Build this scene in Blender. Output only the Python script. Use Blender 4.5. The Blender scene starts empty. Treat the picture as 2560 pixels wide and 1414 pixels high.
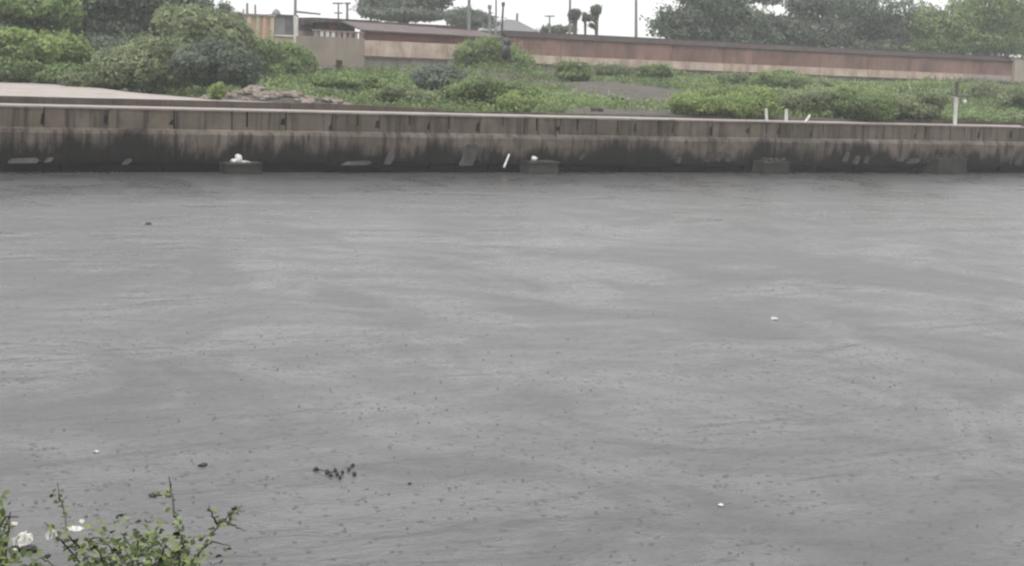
import bpy, math, random
import numpy as np
from mathutils import Matrix, Vector

random.seed(7)
rng = np.random.default_rng(7)
sc = bpy.context.scene
COL = sc.collection

# ------------------------------------------------------------------ camera
EYE = 5.0
F = 4000.0                                   # focal length in photo pixels (2560 wide)
PITCH = math.atan(546.6 / F)
ROLL = math.atan(0.04)
ROT = Matrix.Rotation(math.pi / 2 - PITCH, 3, 'X') @ Matrix.Rotation(ROLL, 3, 'Z')
cam_d = bpy.data.cameras.new('camera')
cam_d.sensor_width = 36.0
cam_d.lens = 36.0 * F / 2560.0
cam_d.clip_start, cam_d.clip_end = 0.1, 4000
cam = bpy.data.objects.new('camera', cam_d)
COL.objects.link(cam)
cam.matrix_world = Matrix.Translation((0, 0, EYE)) @ ROT.to_4x4()
sc.camera = cam

# ------------------------------------------------------------------ world, sun, exposure
world = bpy.data.worlds.new('World')
sc.world = world
world.use_nodes = True
wn = world.node_tree
wn.nodes.clear()
SUN_EL, SUN_ROT = math.radians(62), math.radians(200)
sky = wn.nodes.new('ShaderNodeTexSky')
sky.sky_type = 'NISHITA'
sky.sun_disc = False
sky.sun_elevation, sky.sun_rotation = SUN_EL, SUN_ROT
sky.air_density, sky.dust_density = 1.2, 4.0
hs = wn.nodes.new('ShaderNodeHueSaturation')
hs.inputs['Saturation'].default_value = 0.12
mixc = wn.nodes.new('ShaderNodeMix')
mixc.data_type = 'RGBA'
mixc.inputs[0].default_value = 0.7            # the rain cloud deck over the sky
mixc.inputs[7].default_value = (8.75, 8.7, 8.7, 1)
bg = wn.nodes.new('ShaderNodeBackground')
bg.inputs['Strength'].default_value = 0.095
wo = wn.nodes.new('ShaderNodeOutputWorld')
wn.links.new(sky.outputs[0], hs.inputs['Color'])
wn.links.new(hs.outputs[0], mixc.inputs[6])
wn.links.new(mixc.outputs[2], bg.inputs['Color'])
wn.links.new(bg.outputs[0], wo.inputs['Surface'])

sun_d = bpy.data.lights.new('sun', 'SUN')
sun_d.energy = 0.8
sun_d.angle = math.radians(30)
sun_d.color = (1.0, 0.97, 0.93)
sun = bpy.data.objects.new('sun', sun_d)
COL.objects.link(sun)
sdir = Vector((math.sin(SUN_ROT) * math.cos(SUN_EL), math.cos(SUN_ROT) * math.cos(SUN_EL), math.sin(SUN_EL)))
sun.rotation_euler = sdir.to_track_quat('Z', 'Y').to_euler()

sc.view_settings.view_transform = 'Standard'
sc.view_settings.look = 'None'
sc.view_settings.exposure = 1.05
sc.view_settings.gamma = 1.0
sc.view_settings.use_curve_mapping = False
sc.cycles.filter_width = 2.3                 # soft phone-video optics
sc.cycles.max_bounces = 6
sc.cycles.transparent_max_bounces = 8

# ------------------------------------------------------------------ frames
# u runs along the far embankment, v away from the water behind it, z up from the water
A0 = Vector((-20.2186, 62.5924, 0.0))
DU = Vector((0.863754, 0.503914, 0.0))
DV = Vector((-0.503914, 0.863754, 0.0))
ANG = math.atan2(DU.y, DU.x)
CAMP = Vector((0, 0, EYE))


def W(u, v, z=0.0):
    return A0 + DU * u + DV * v + Vector((0, 0, z))


def UV(p):
    q = Vector(p) - A0
    return q.dot(DU), q.dot(DV), p[2]


def ray(px, py):
    return ROT @ Vector(((px - 1280) / F, -(py - 707) / F, -1.0))


def at(px, py, v):
    """where the line of sight of a photo pixel meets the upright plane v: (u, z)"""
    r = ray(px, py)
    t = (v - (CAMP - A0).dot(DV)) / r.dot(DV)
    p = CAMP + r * t
    return (p - A0).dot(DU), p.z


def scale_at(px, py, v):
    r = ray(px, py)
    return (v - (CAMP - A0).dot(DV)) / r.dot(DV) / F      # metres per photo pixel


def onz(px, py, z):
    r = ray(px, py)
    return CAMP + r * ((z - EYE) / r.z)


def near(px, py, depth):
    return CAMP + ray(px, py) * depth


# ------------------------------------------------------------------ objects
class Root:
    def __init__(self, ob, org, rot):
        self.ob, self.org, self.rot = ob, Vector(org), rot


def tag(o, label=None, cat=None, group=None, kind=None):
    if label:
        o['label'] = label
    if cat:
        o['category'] = cat
    if group:
        o['group'] = group
    if kind:
        o['kind'] = kind
    return o


def thing(name, org, label, cat, group=None, frame=True):
    """an Empty at the thing's base; org in u,v,z (frame) or in x,y,z"""
    e = bpy.data.objects.new(name, None)
    e.empty_display_size = 0.3
    COL.objects.link(e)
    if frame:
        e.location = W(*org)
        e.rotation_euler = (0, 0, ANG)
    else:
        e.location = org
    tag(e, label, cat, group)
    return Root(e, org, frame)


class MB:
    def __init__(self):
        self.v, self.f, self.t = [], [], []

    def add(self, vs, fs, tone=0.5):
        b = len(self.v)
        self.v += [tuple(p) for p in vs]
        self.f += [tuple(i + b for i in f) for f in fs]
        self.t += [tone] * len(fs)
        return self

    def box(self, a0, a1, b0, b1, c0, c1, j=0.0, tone=0.5):
        r = (lambda: random.uniform(-j, j)) if j else (lambda: 0.0)
        vs = [(a + r(), b + r(), c + r()) for c in (c0, c1) for b in (b0, b1) for a in (a0, a1)]
        return self.add(vs, [(0, 2, 3, 1), (4, 5, 7, 6), (0, 1, 5, 4), (2, 6, 7, 3), (0, 4, 6, 2), (1, 3, 7, 5)], tone)

    def prism(self, poly, b0, b1, tone=0.5):
        """polygon in (a, c) pushed from b0 to b1"""
        n = len(poly)
        vs = [(a, b0, c) for a, c in poly] + [(a, b1, c) for a, c in poly]
        fs = [tuple(range(n)), tuple(range(2 * n - 1, n - 1, -1))]
        fs += [(i, i + n, (i + 1) % n + n, (i + 1) % n) for i in range(n)]
        return self.add(vs, fs, tone)

    def slab(self, poly, c0, c1):
        """polygon in (a, b) pushed up from c0 to c1"""
        n = len(poly)
        vs = [(a, b, c0) for a, b in poly] + [(a, b, c1) for a, b in poly]
        fs = [tuple(range(n - 1, -1, -1)), tuple(range(n, 2 * n))]
        fs += [(i, (i + 1) % n, (i + 1) % n + n, i + n) for i in range(n)]
        return self.add(vs, fs)

    def tube(self, pts, rad, n=7, cap=True, tone=0.5):
        pts = [Vector(p) for p in pts]
        if not hasattr(rad, '__len__'):
            rad = [rad] * len(pts)
        vs, fs = [], []
        for i, p in enumerate(pts):
            d = (pts[min(i + 1, len(pts) - 1)] - pts[max(i - 1, 0)]).normalized()
            s = d.cross(Vector((0, 0, 1)))
            if s.length < 1e-3:
                s = Vector((1, 0, 0))
            s.normalize()
            t = d.cross(s)
            for k in range(n):
                a = 2 * math.pi * k / n
                vs.append(p + (s * math.cos(a) + t * math.sin(a)) * rad[i])
        for i in range(len(pts) - 1):
            for k in range(n):
                fs.append((i * n + k, i * n + (k + 1) % n, (i + 1) * n + (k + 1) % n, (i + 1) * n + k))
        if cap:
            fs.append(tuple(range(n - 1, -1, -1)))
            fs.append(tuple(range((len(pts) - 1) * n, len(pts) * n)))
        return self.add(vs, fs, tone)

    def lump(self, c, r, seed=0, nu=10, nv=7, amp=0.25, tone=0.5):
        """an uneven rounded lump (rag, stone, clod)"""
        rr = random.Random(seed)
        vs, fs = [], []
        ph = [rr.uniform(0, 6.28) for _ in range(6)]
        for i in range(nv + 1):
            th = math.pi * i / nv
            for k in range(nu):
                a = 2 * math.pi * k / nu
                s = 1 + amp * (math.sin(2 * a + ph[0] + 2 * th) * .5 + math.sin(3 * a + ph[1]) * math.sin(3 * th + ph[2]) + rr.uniform(-.3, .3))
                vs.append((c[0] + r[0] * s * math.sin(th) * math.cos(a), c[1] + r[1] * s * math.sin(th) * math.sin(a), c[2] + r[2] * s * math.cos(th)))
        for i in range(nv):
            for k in range(nu):
                fs.append((i * nu + k, (i + 1) * nu + k, (i + 1) * nu + (k + 1) % nu, i * nu + (k + 1) % nu))
        return self.add(vs, fs, tone)

    def mesh(self, name, mat, org=(0, 0, 0), smooth=False):
        me = bpy.data.meshes.new(name)
        o = Vector(org)
        me.from_pydata([tuple(Vector(p) - o) for p in self.v], [], self.f)
        if len(set(self.t)) > 1 or (self.t and self.t[0] != 0.5):
            at_ = me.attributes.new('tone', 'FLOAT', 'FACE')
            at_.data.foreach_set('value', self.t)
        if smooth:
            me.polygons.foreach_set('use_smooth', [True] * len(me.polygons))
        me.materials.append(mat)
        me.update()
        return me

    def part(self, name, mat, root, smooth=False, parent=None, label=None):
        """link as a child of a thing (coordinates in the thing's frame, absolute)"""
        o = bpy.data.objects.new(name, self.mesh(name, mat, root.org, smooth))
        COL.objects.link(o)
        o.parent = parent if parent else root.ob
        if label:
            o['label'] = label
        return o

    def single(self, name, mat, org, label=None, cat=None, group=None, kind=None, frame=True, smooth=False):
        o = bpy.data.objects.new(name, self.mesh(name, mat, org, smooth))
        COL.objects.link(o)
        if frame:
            o.location = W(*org)
            o.rotation_euler = (0, 0, ANG)
        else:
            o.location = org
        return tag(o, label, cat, group, kind)


def quad_mesh(name, verts, tone, mat):
    """verts (N,4,3) -> quads, one tone per quad; fast"""
    n = len(verts)
    me = bpy.data.meshes.new(name)
    me.vertices.add(4 * n)
    me.vertices.foreach_set('co', verts.reshape(-1).astype(np.float32))
    me.loops.add(4 * n)
    me.loops.foreach_set('vertex_index', np.arange(4 * n, dtype=np.int32))
    me.polygons.add(n)
    me.polygons.foreach_set('loop_start', np.arange(0, 4 * n, 4, dtype=np.int32))
    me.polygons.foreach_set('loop_total', np.full(n, 4, dtype=np.int32))
    a = me.attributes.new('tone', 'FLOAT', 'FACE')
    a.data.foreach_set('value', tone.astype(np.float32))
    me.materials.append(mat)
    me.update(calc_edges=True)
    return me


def leaf_quads(pos, nrm, size, aspect=0.55):
    """diamond leaves at pos facing nrm"""
    n = len(pos)
    up = rng.normal(size=(n, 3))
    t = np.cross(nrm, up)
    t /= np.linalg.norm(t, axis=1, keepdims=True) + 1e-9
    b = np.cross(nrm, t)
    L = size[:, None]
    q = np.empty((n, 4, 3))
    q[:, 0] = pos - t * L * .5
    q[:, 1] = pos + b * L * .5 * aspect + nrm * L * .08
    q[:, 2] = pos + t * L * .5
    q[:, 3] = pos - b * L * .5 * aspect + nrm * L * .08
    return q


# ------------------------------------------------------------------ materials
def new_mat(name):
    m = bpy.data.materials.new(name)
    m.use_nodes = True
    nt = m.node_tree
    nt.nodes.clear()
    out = nt.nodes.new('ShaderNodeOutputMaterial')
    p = nt.nodes.new('ShaderNodeBsdfPrincipled')
    nt.links.new(p.outputs[0], out.inputs['Surface'])
    return m, nt, p, out


def N(nt, typ, **kw):
    n = nt.nodes.new('ShaderNode' + typ)
    for k, v in kw.items():
        setattr(n, k, v)
    return n


def coord(nt, scale=(1, 1, 1)):
    """place-fixed coordinates along u, v, z of the embankment"""
    g = N(nt, 'NewGeometry')
    s = N(nt, 'VectorMath', operation='SUBTRACT')
    s.inputs[1].default_value = tuple(A0)
    r = N(nt, 'VectorRotate', rotation_type='Z_AXIS')
    r.inputs['Angle'].default_value = -ANG
    mp = N(nt, 'VectorMath', operation='MULTIPLY')
    mp.inputs[1].default_value = scale
    nt.links.new(g.outputs['Position'], s.inputs[0])
    nt.links.new(s.outputs[0], r.inputs['Vector'])
    nt.links.new(r.outputs[0], mp.inputs[0])
    return mp.outputs[0]


def noise(nt, vec, scale, detail=5, rough=0.6, dist=0.0):
    n = N(nt, 'TexNoise')
    n.inputs['Scale'].default_value = scale
    n.inputs['Detail'].default_value = detail
    n.inputs['Roughness'].default_value = rough
    n.inputs['Distortion'].default_value = dist
    if vec is not None:
        nt.links.new(vec, n.inputs['Vector'])
    return n.outputs['Fac']


def ramp(nt, fac, stops):
    r = N(nt, 'ValToRGB')
    e = r.color_ramp.elements
    while len(e) < len(stops):
        e.new(0.5)
    for i, (p, c) in enumerate(stops):
        e[i].position = p
        e[i].color = (*c, 1) if hasattr(c, '__len__') else (c, c, c, 1)
    nt.links.new(fac, r.inputs[0])
    return r.outputs['Color']


def mix(nt, fac, a, b, mode='MIX'):
    m = N(nt, 'Mix', data_type='RGBA', blend_type=mode)
    for sock, val in ((0, fac), (6, a), (7, b)):
        if hasattr(val, 'is_output'):
            nt.links.new(val, m.inputs[sock])
        elif sock == 0:
            m.inputs[0].default_value = val
        else:
            m.inputs[sock].default_value = (*val, 1)
    return m.outputs[2]


def math_(nt, op, a, b=None, c=None, clamp=False):
    m = N(nt, 'Math', operation=op, use_clamp=clamp)
    for i, x in enumerate((a, b, c)):
        if x is None:
            continue
        if hasattr(x, 'is_output'):
            nt.links.new(x, m.inputs[i])
        else:
            m.inputs[i].default_value = x
    return m.outputs[0]


def bump(nt, p, h, strength=0.4, dist=0.05):
    b = N(nt, 'Bump')
    b.inputs['Strength'].default_value = strength
    b.inputs['Distance'].default_value = dist
    nt.links.new(h, b.inputs['Height'])
    nt.links.new(b.outputs[0], p.inputs['Normal'])
    return b


def plain(name, c, rough=0.6, var=0.15, scale=3.0, metal=0.0, bmp=0.2):
    m, nt, p, _ = new_mat(name)
    v = coord(nt)
    n = noise(nt, v, scale)
    lo = tuple(x * (1 - var) for x in c)
    hi = tuple(min(1, x * (1 + var)) for x in c)
    nt.links.new(ramp(nt, n, [(0.3, lo), (0.7, hi)]), p.inputs['Base Color'])
    p.inputs['Roughness'].default_value = rough
    p.inputs['Metallic'].default_value = metal
    if bmp:
        bump(nt, p, noise(nt, v, scale * 6), bmp, 0.02)
    return m


def concrete(name, lo, hi, stain, streak=0.6, algae=None, scale=0.9, panel=0.2, moss=0.0, rough=0.85, sfreq=3.2):
    """weathered concrete: mottling, run-off streaks, moss, a wet algae band and painted undercut shade above the waterline"""
    m, nt, p, _ = new_mat(name)
    v = coord(nt)
    base = ramp(nt, noise(nt, v, scale, 6, .65), [(0.32, lo), (0.68, hi)])
    oi = N(nt, 'ObjectInfo')
    tint = ramp(nt, oi.outputs['Random'], [(0.0, 1 - panel), (1.0, 1 + panel * .6 if panel < .6 else 1.3)])
    base = mix(nt, 1.0, base, tint, 'MULTIPLY')
    st = noise(nt, coord(nt, (sfreq, sfreq, 0.22 + .1 * (sfreq < 2))), 1.0, 5, .62)
    f = math_(nt, 'MULTIPLY', ramp(nt, st, [(0.48, 0.0), (0.66, 1.0)]), streak)
    base = mix(nt, f, base, stain)
    pale = noise(nt, coord(nt, (4.0, 4.0, 0.35)), 1.3, 4, .6)
    f = math_(nt, 'MULTIPLY', ramp(nt, pale, [(0.60, 0.0), (0.74, 1.0)]), 0.35)
    base = mix(nt, f, base, tuple(min(1, x * 1.5) for x in hi))
    if moss:
        f = math_(nt, 'MULTIPLY', ramp(nt, noise(nt, v, 0.55, 5), [(0.52, 0.0), (0.7, 1.0)]), moss)
        base = mix(nt, f, base, (0.10, 0.11, 0.05))
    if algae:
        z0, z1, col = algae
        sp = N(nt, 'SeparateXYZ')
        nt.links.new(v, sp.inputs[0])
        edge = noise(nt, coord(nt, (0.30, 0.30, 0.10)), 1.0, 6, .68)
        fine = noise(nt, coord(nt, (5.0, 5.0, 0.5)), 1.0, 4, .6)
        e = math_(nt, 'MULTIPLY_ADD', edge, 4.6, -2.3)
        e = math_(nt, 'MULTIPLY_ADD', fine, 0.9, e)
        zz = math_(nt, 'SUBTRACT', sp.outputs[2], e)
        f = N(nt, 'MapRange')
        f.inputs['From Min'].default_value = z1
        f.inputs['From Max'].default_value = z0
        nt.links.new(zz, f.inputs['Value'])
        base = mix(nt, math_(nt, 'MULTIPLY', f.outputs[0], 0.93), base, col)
        f2 = N(nt, 'MapRange')                    # undercut shade painted black into the colour, over the wet stain at the water
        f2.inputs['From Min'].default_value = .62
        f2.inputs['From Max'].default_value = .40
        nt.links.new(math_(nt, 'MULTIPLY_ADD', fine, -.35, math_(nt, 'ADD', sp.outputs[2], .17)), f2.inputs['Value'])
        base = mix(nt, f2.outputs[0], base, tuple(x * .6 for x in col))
    nt.links.new(base, p.inputs['Base Color'])
    p.inputs['Roughness'].default_value = rough
    p.inputs['Specular IOR Level'].default_value = 0.15
    bump(nt, p, noise(nt, v, 7, 6), 0.5, 0.04)
    return m


def leaf_mat(name, dark, light, trans=0.25, rough=0.5):
    m, nt, p, out = new_mat(name)
    a = N(nt, 'Attribute', attribute_name='tone')
    c = ramp(nt, a.outputs['Fac'], [(0.0, dark), (1.0, light)])
    nt.links.new(c, p.inputs['Base Color'])
    p.inputs['Roughness'].default_value = rough
    p.inputs['Specular IOR Level'].default_value = 0.3
    tr = N(nt, 'BsdfTranslucent')
    nt.links.new(c, tr.inputs['Color'])
    ms = N(nt, 'MixShader')
    ms.inputs[0].default_value = trans
    nt.links.new(p.outputs[0], ms.inputs[1])
    nt.links.new(tr.outputs[0], ms.inputs[2])
    nt.links.new(ms.outputs[0], out.inputs['Surface'])
    return m


M = {}
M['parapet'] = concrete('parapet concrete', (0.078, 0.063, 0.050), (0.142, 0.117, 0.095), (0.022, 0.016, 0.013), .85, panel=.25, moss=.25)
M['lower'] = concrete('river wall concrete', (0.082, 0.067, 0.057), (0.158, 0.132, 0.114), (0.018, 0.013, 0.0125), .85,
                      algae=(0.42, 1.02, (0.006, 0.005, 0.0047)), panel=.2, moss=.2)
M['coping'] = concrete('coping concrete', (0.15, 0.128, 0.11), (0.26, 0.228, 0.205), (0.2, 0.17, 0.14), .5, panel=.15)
M['core'] = concrete('old mortar', (0.014, 0.011, 0.01), (0.03, 0.024, 0.02), (0.01, 0.008, 0.007), .5)
M['paving'] = concrete('worn paving', (0.27, 0.24, 0.225), (0.36, 0.325, 0.305), (0.30, 0.26, 0.23), .3, panel=.08)
M['kerb'] = concrete('kerb face', (0.06, 0.045, 0.037), (0.10, 0.08, 0.068), (0.03, 0.024, 0.02), .5)
M['block'] = concrete('footing concrete', (0.032, 0.03, 0.029), (0.06, 0.057, 0.054), (0.014, 0.013, 0.012), .6)
M['pale_slab'] = concrete('broken concrete', (0.03, 0.027, 0.026), (0.075, 0.07, 0.066), (0.02, 0.018, 0.018), .5)
M['red_paint'] = concrete('red limewash', (0.15, 0.087, 0.076), (0.26, 0.162, 0.142), (0.11, 0.08, 0.07), .75, scale=.35, panel=.06, sfreq=.8)
M['maroon'] = concrete('maroon paint', (0.12, 0.06, 0.06), (0.19, 0.105, 0.10), (0.08, 0.05, 0.05), .5, scale=.5)
M['cream'] = concrete('cream limewash peeling to pink', (0.36, 0.255, 0.215), (0.50, 0.43, 0.36), (0.24, 0.18, 0.15), .7, scale=1.1, panel=.1, sfreq=1.0)
M['cap_red'] = concrete('sloping wall cap', (0.04, 0.033, 0.032), (0.065, 0.054, 0.052), (0.03, 0.025, 0.025), .4)
M['dark_trim'] = concrete('dark trim', (0.07, 0.055, 0.05), (0.11, 0.09, 0.085), (0.04, 0.035, 0.03), .4)
M['plinth'] = concrete('grey plinth', (0.21, 0.19, 0.175), (0.31, 0.285, 0.265), (0.12, 0.12, 0.09), .6, moss=.4)
M['plaster'] = concrete('grey brown plaster', (0.25, 0.21, 0.18), (0.33, 0.285, 0.25), (0.21, 0.18, 0.16), .5, scale=.6)
M['mauve'] = concrete('mauve plaster', (0.26, 0.21, 0.205), (0.33, 0.28, 0.27), (0.2, 0.16, 0.15), .4)
M['shed_roof'] = concrete('mauve roof sheet', (0.10, 0.08, 0.08), (0.15, 0.122, 0.122), (0.07, 0.055, 0.055), .4)
M['orange'] = concrete('orange limewash', (0.36, 0.235, 0.175), (0.45, 0.315, 0.24), (0.3, 0.24, 0.19), .4, scale=.4)
M['tan'] = concrete('tan limewash', (0.40, 0.35, 0.26), (0.47, 0.42, 0.32), (0.3, 0.26, 0.2), .4)
M['white_paint'] = plain('white paint', (0.52, 0.51, 0.48), .5, .15)
M['white_cloth'] = plain('white plastic', (0.52, 0.52, 0.49), .4, .25, 14)
M['dark_iron'] = plain('dark iron', (0.05, 0.05, 0.05), .5, .2)
M['grey_steel'] = plain('grey steel', (0.17, 0.175, 0.18), .5, .15)
M['grey_panel'] = plain('grey sheet', (0.085, 0.095, 0.095), .3, .3, .8)
M['shutter'] = plain('dark maroon shutter', (0.10, 0.07, 0.085), .5, .25)
M['dark_debris'] = plain('sodden debris', (0.016, 0.015, 0.014), .5, .3, 20)
M['black_plastic'] = plain('black plastic', (0.02, 0.021, 0.025), .4, .3, 5)
M['bark'] = plain('bark', (0.10, 0.085, 0.07), .9, .3, 4, bmp=.6)
M['twig'] = plain('twig', (0.045, 0.038, 0.028), .8, .3, 30)
M['rubble'] = plain('rubble', (0.21, 0.18, 0.155), .9, .35, 2.2, bmp=.6)
M['far_roof'] = plain('far roof sheet', (0.15, 0.155, 0.155), .8, .15)
M['leaf_mid'] = leaf_mat('mid green leaves', (0.085, 0.125, 0.052), (0.27, 0.355, 0.145), .4)
M['leaf_dark'] = leaf_mat('dark green leaves', (0.078, 0.10, 0.078), (0.17, 0.21, 0.15), .35)
M['leaf_lime'] = leaf_mat('yellow green leaves', (0.125, 0.18, 0.06), (0.34, 0.43, 0.16), .4)
M['leaf_olive'] = leaf_mat('olive leaves', (0.12, 0.15, 0.083), (0.29, 0.335, 0.18), .4)
M['leaf_grey'] = leaf_mat('grey green leaves', (0.092, 0.115, 0.096), (0.20, 0.23, 0.18), .35)
M['leaf_bush'] = leaf_mat('bank bush leaves', (0.014, 0.02, 0.007), (0.23, 0.30, 0.10), .3, .35)
M['grass'] = leaf_mat('slope grass', (0.06, 0.09, 0.036), (0.21, 0.275, 0.105), .35, .6)

# water: silty, beaten rough by rain
m, nt, p, _ = new_mat('river water')
v = coord(nt)
patch = noise(nt, coord(nt, (0.24, 0.20, 1)), 1.0, 7, .62, 1.3)
silt = noise(nt, coord(nt, (0.05, 0.16, 1)), 1.0, 4, .6, .8)
nt.links.new(ramp(nt, silt, [(0.3, (0.050, 0.049, 0.050)), (0.7, (0.075, 0.074, 0.075))]), p.inputs['Base Color'])
nt.links.new(ramp(nt, patch, [(0.42, 0.25), (0.60, 0.38)]), p.inputs['Roughness'])
p.inputs['IOR'].default_value = 1.33
swell = noise(nt, coord(nt, (0.10, 0.26, 1)), 1.0, 3, .5, 1.1)
chop = noise(nt, coord(nt, (0.9, 1.7, 1)), 1.0, 4, .65, .4)
pock = N(nt, 'TexVoronoi')
pock.inputs['Scale'].default_value = 5.5
nt.links.new(v, pock.inputs['Vector'])
pk = ramp(nt, pock.outputs['Distance'], [(0.0, 0.0), (0.12, 1.0), (0.2, 0.35), (0.3, 0.5)])
h = math_(nt, 'MULTIPLY', swell, 0.15)
h = math_(nt, 'MULTIPLY_ADD', math_(nt, 'MULTIPLY', chop, patch), 0.10, h)
h = math_(nt, 'MULTIPLY_ADD', pk, 0.010, h)
bump(nt, p, h, 1.0, 1.0)
M['water'] = m

m, nt, p, _ = new_mat('splash water')
p.inputs['Base Color'].default_value = (0.10, 0.10, 0.105, 1)
p.inputs['Roughness'].default_value = 0.25
p.inputs['IOR'].default_value = 1.33
M['splash'] = m

# ground: damp soil with patches of low green
m, nt, p, _ = new_mat('river bank soil')
v = coord(nt)
soil = ramp(nt, noise(nt, v, 1.1, 7, .65), [(0.3, (0.05, 0.044, 0.038)), (0.7, (0.105, 0.092, 0.08))])
green = ramp(nt, noise(nt, v, 1.7, 6, .65), [(0.3, (0.06, 0.085, 0.033)), (0.7, (0.135, 0.18, 0.07))])
a = N(nt, 'Attribute', attribute_name='grassy')
g = math_(nt, 'ADD', a.outputs['Fac'], math_(nt, 'MULTIPLY_ADD', noise(nt, v, .5, 6, .65), 1.6, -.8))
nt.links.new(mix(nt, ramp(nt, g, [(0.4, 0.0), (0.6, 1.0)]), soil, green), p.inputs['Base Color'])
p.inputs['Roughness'].default_value = 0.95
bump(nt, p, noise(nt, v, 3, 7, .7), 0.8, 0.15)
M['ground'] = m


# ------------------------------------------------------------------ ground, water
def sstep(a, b, x):
    t = np.clip((x - a) / (b - a), 0, 1)
    return t * t * (3 - 2 * t)


_wv = [(rng.uniform(0, 6.28), rng.uniform(0, 6.28), k) for k in (0.22, 0.41, 0.75, 1.3, 2.2)]


def wob(u, v):
    s = 0
    for i, (a_, b_, k) in enumerate(_wv):
        s = s + np.sin(u * k + a_ + 1.3 * np.sin(v * k * .7 + b_)) * np.cos(v * k * 1.2 + b_) * (0.5 ** (i * .7))
    return s


MOUNDS = []
VSOLVE = None
for px, py, vv, ru, rv, hh in [(645, 232, 5.5, 2.0, 2.0, .55), (800, 256, 4.2, 1.8, 1.2, .3), (1530, 230, 20, 6, 7, .4),
                               (1230, 180, 34, 4, 4, .5), (2480, 250, 24, 6, 6, .4), (1880, 250, 30, 6, 5, .2)]:
    MOUNDS.append((at(px, py, vv)[0], vv, ru, rv, hh))
BARE = [(at(1530, 222, 22)[0], 20, 4.5, 11, 1.3), (at(2490, 275, 12)[0], 9, 3.5, 5, .9), (at(1500, 265, 6)[0], 4.5, 4.5, 2.5, 1.2),
        (at(650, 232, 5.5)[0], 5.5, 3, 2.5, 1.2), (at(830, 258, 4.0)[0], 4.2, 4, 1.6, 1.2), 
        ]


def ground_h(u, v):
    u, v = np.asarray(u, float), np.asarray(v, float)
    right = 2.75 + (np.clip(v, 2.6, 42) - 2.6) / 39.4 * (1.35 + 0.9 * np.clip((u - 33) / 65, 0, 1))
    left = 2.66 + sstep(16, 42, v) * 0.75
    f = sstep(14, 30, u + (v - 20) * .35)
    z = left * (1 - f) + right * f
    z = z + wob(u, v) * 0.16 * sstep(3.5, 9, v) * (1 - sstep(60, 90, v))
    for a_, b_, ru, rv, hh in MOUNDS:
        z = z + hh * np.exp(-((u - a_) / ru) ** 2 - ((v - b_) / rv) ** 2)
    z = np.where(v > 44, np.minimum(z, 4.9), z)
    z = np.where(v < 2.6, 2.3, z)
    z = np.where(v < 0.5, -2.0, z)
    y = A0.y + u * DU.y + v * DV.y
    nb = np.clip((10.0 - y) * 0.6, -2.0, 3.4)
    return np.where(v < -18, nb, z)


us = np.concatenate([[-900, -500, -250, -120], np.arange(-60, 150.1, .75), [180, 260, 420, 700, 1000]])
vs = np.concatenate([[-900, -400, -150, -90], np.arange(-76, -37.9, 1.0), [-20, 0.3, 0.55, 2.4], np.arange(2.6, 46.1, .7),
                     np.arange(48, 100, 4), [120, 170, 260, 450, 900, 1500]])
U, V = np.meshgrid(us, vs, indexing='ij')
Z = ground_h(U, V)
grassy = np.full(U.shape, 0.62)
for a_, b_, ru, rv, s in BARE:
    grassy = grassy - s * np.exp(-((U - a_) / ru) ** 2 - ((V - b_) / rv) ** 2)
nu, nv = U.shape
gv = np.stack([U, V, Z], -1).reshape(-1, 3)
idx = np.arange(nu * nv).reshape(nu, nv)
gf = np.stack([idx[:-1, :-1], idx[1:, :-1], idx[1:, 1:], idx[:-1, 1:]], -1).reshape(-1, 4)
me = bpy.data.meshes.new('ground')
me.from_pydata(gv.tolist(), [], gf.tolist())
att = me.attributes.new('grassy', 'FLOAT', 'POINT')
att.data.foreach_set('value', grassy.reshape(-1).astype(np.float32))
me.polygons.foreach_set('use_smooth', [True] * len(me.polygons))
me.materials.append(M['ground'])
gr = bpy.data.objects.new('ground', me)
COL.objects.link(gr)
gr.location, gr.rotation_euler = A0, (0, 0, ANG)
tag(gr, kind='structure')

mb = MB()
mb.add([(-800, -300, 0), (900, -300, 0), (900, 0.28, 0), (-800, 0.28, 0)], [(0, 1, 2, 3)])
mb.single('water', M['water'], (0, 0, 0), kind='structure')

# the paved walk on top of the embankment and the broad platform at its left end
mb = MB()
mb.box(-60, 130, 0.56, 2.36, 2.2, 2.615)
mb.single('pavement', M['paving'], (0, 0, 0), kind='structure')
plat = [(-60, 2.58), (9.2, 2.58), (12.4, 2.58), (12.2, 3.2), (10.6, 4.6), (9.6, 8), (9.0, 13), (9.3, 19), (8.0, 25.5), (3, 29), (-60, 34)]
mb = MB()
mb.slab(plat, 2.3, 2.90)
mb.single('pavement', M['paving'], (0, 0, 0), kind='structure')

# haze of the rain
mb = MB()
mb.box(-1800, 1900, -1700, 1900, -4, 24)
m = bpy.data.materials.new('rain haze')
m.use_nodes = True
nt = m.node_tree
nt.nodes.clear()
out = nt.nodes.new('ShaderNodeOutputMaterial')
pv = nt.nodes.new('ShaderNodeVolumePrincipled')
pv.inputs['Color'].default_value = (0.93, 0.95, 0.95, 1)
pv.inputs['Density'].default_value = 0.0008
nt.links.new(pv.outputs[0], out.inputs['Volume'])
M['haze'] = m
hz = mb.single('haze', m, (0, 0, 0), kind='stuff')

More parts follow.
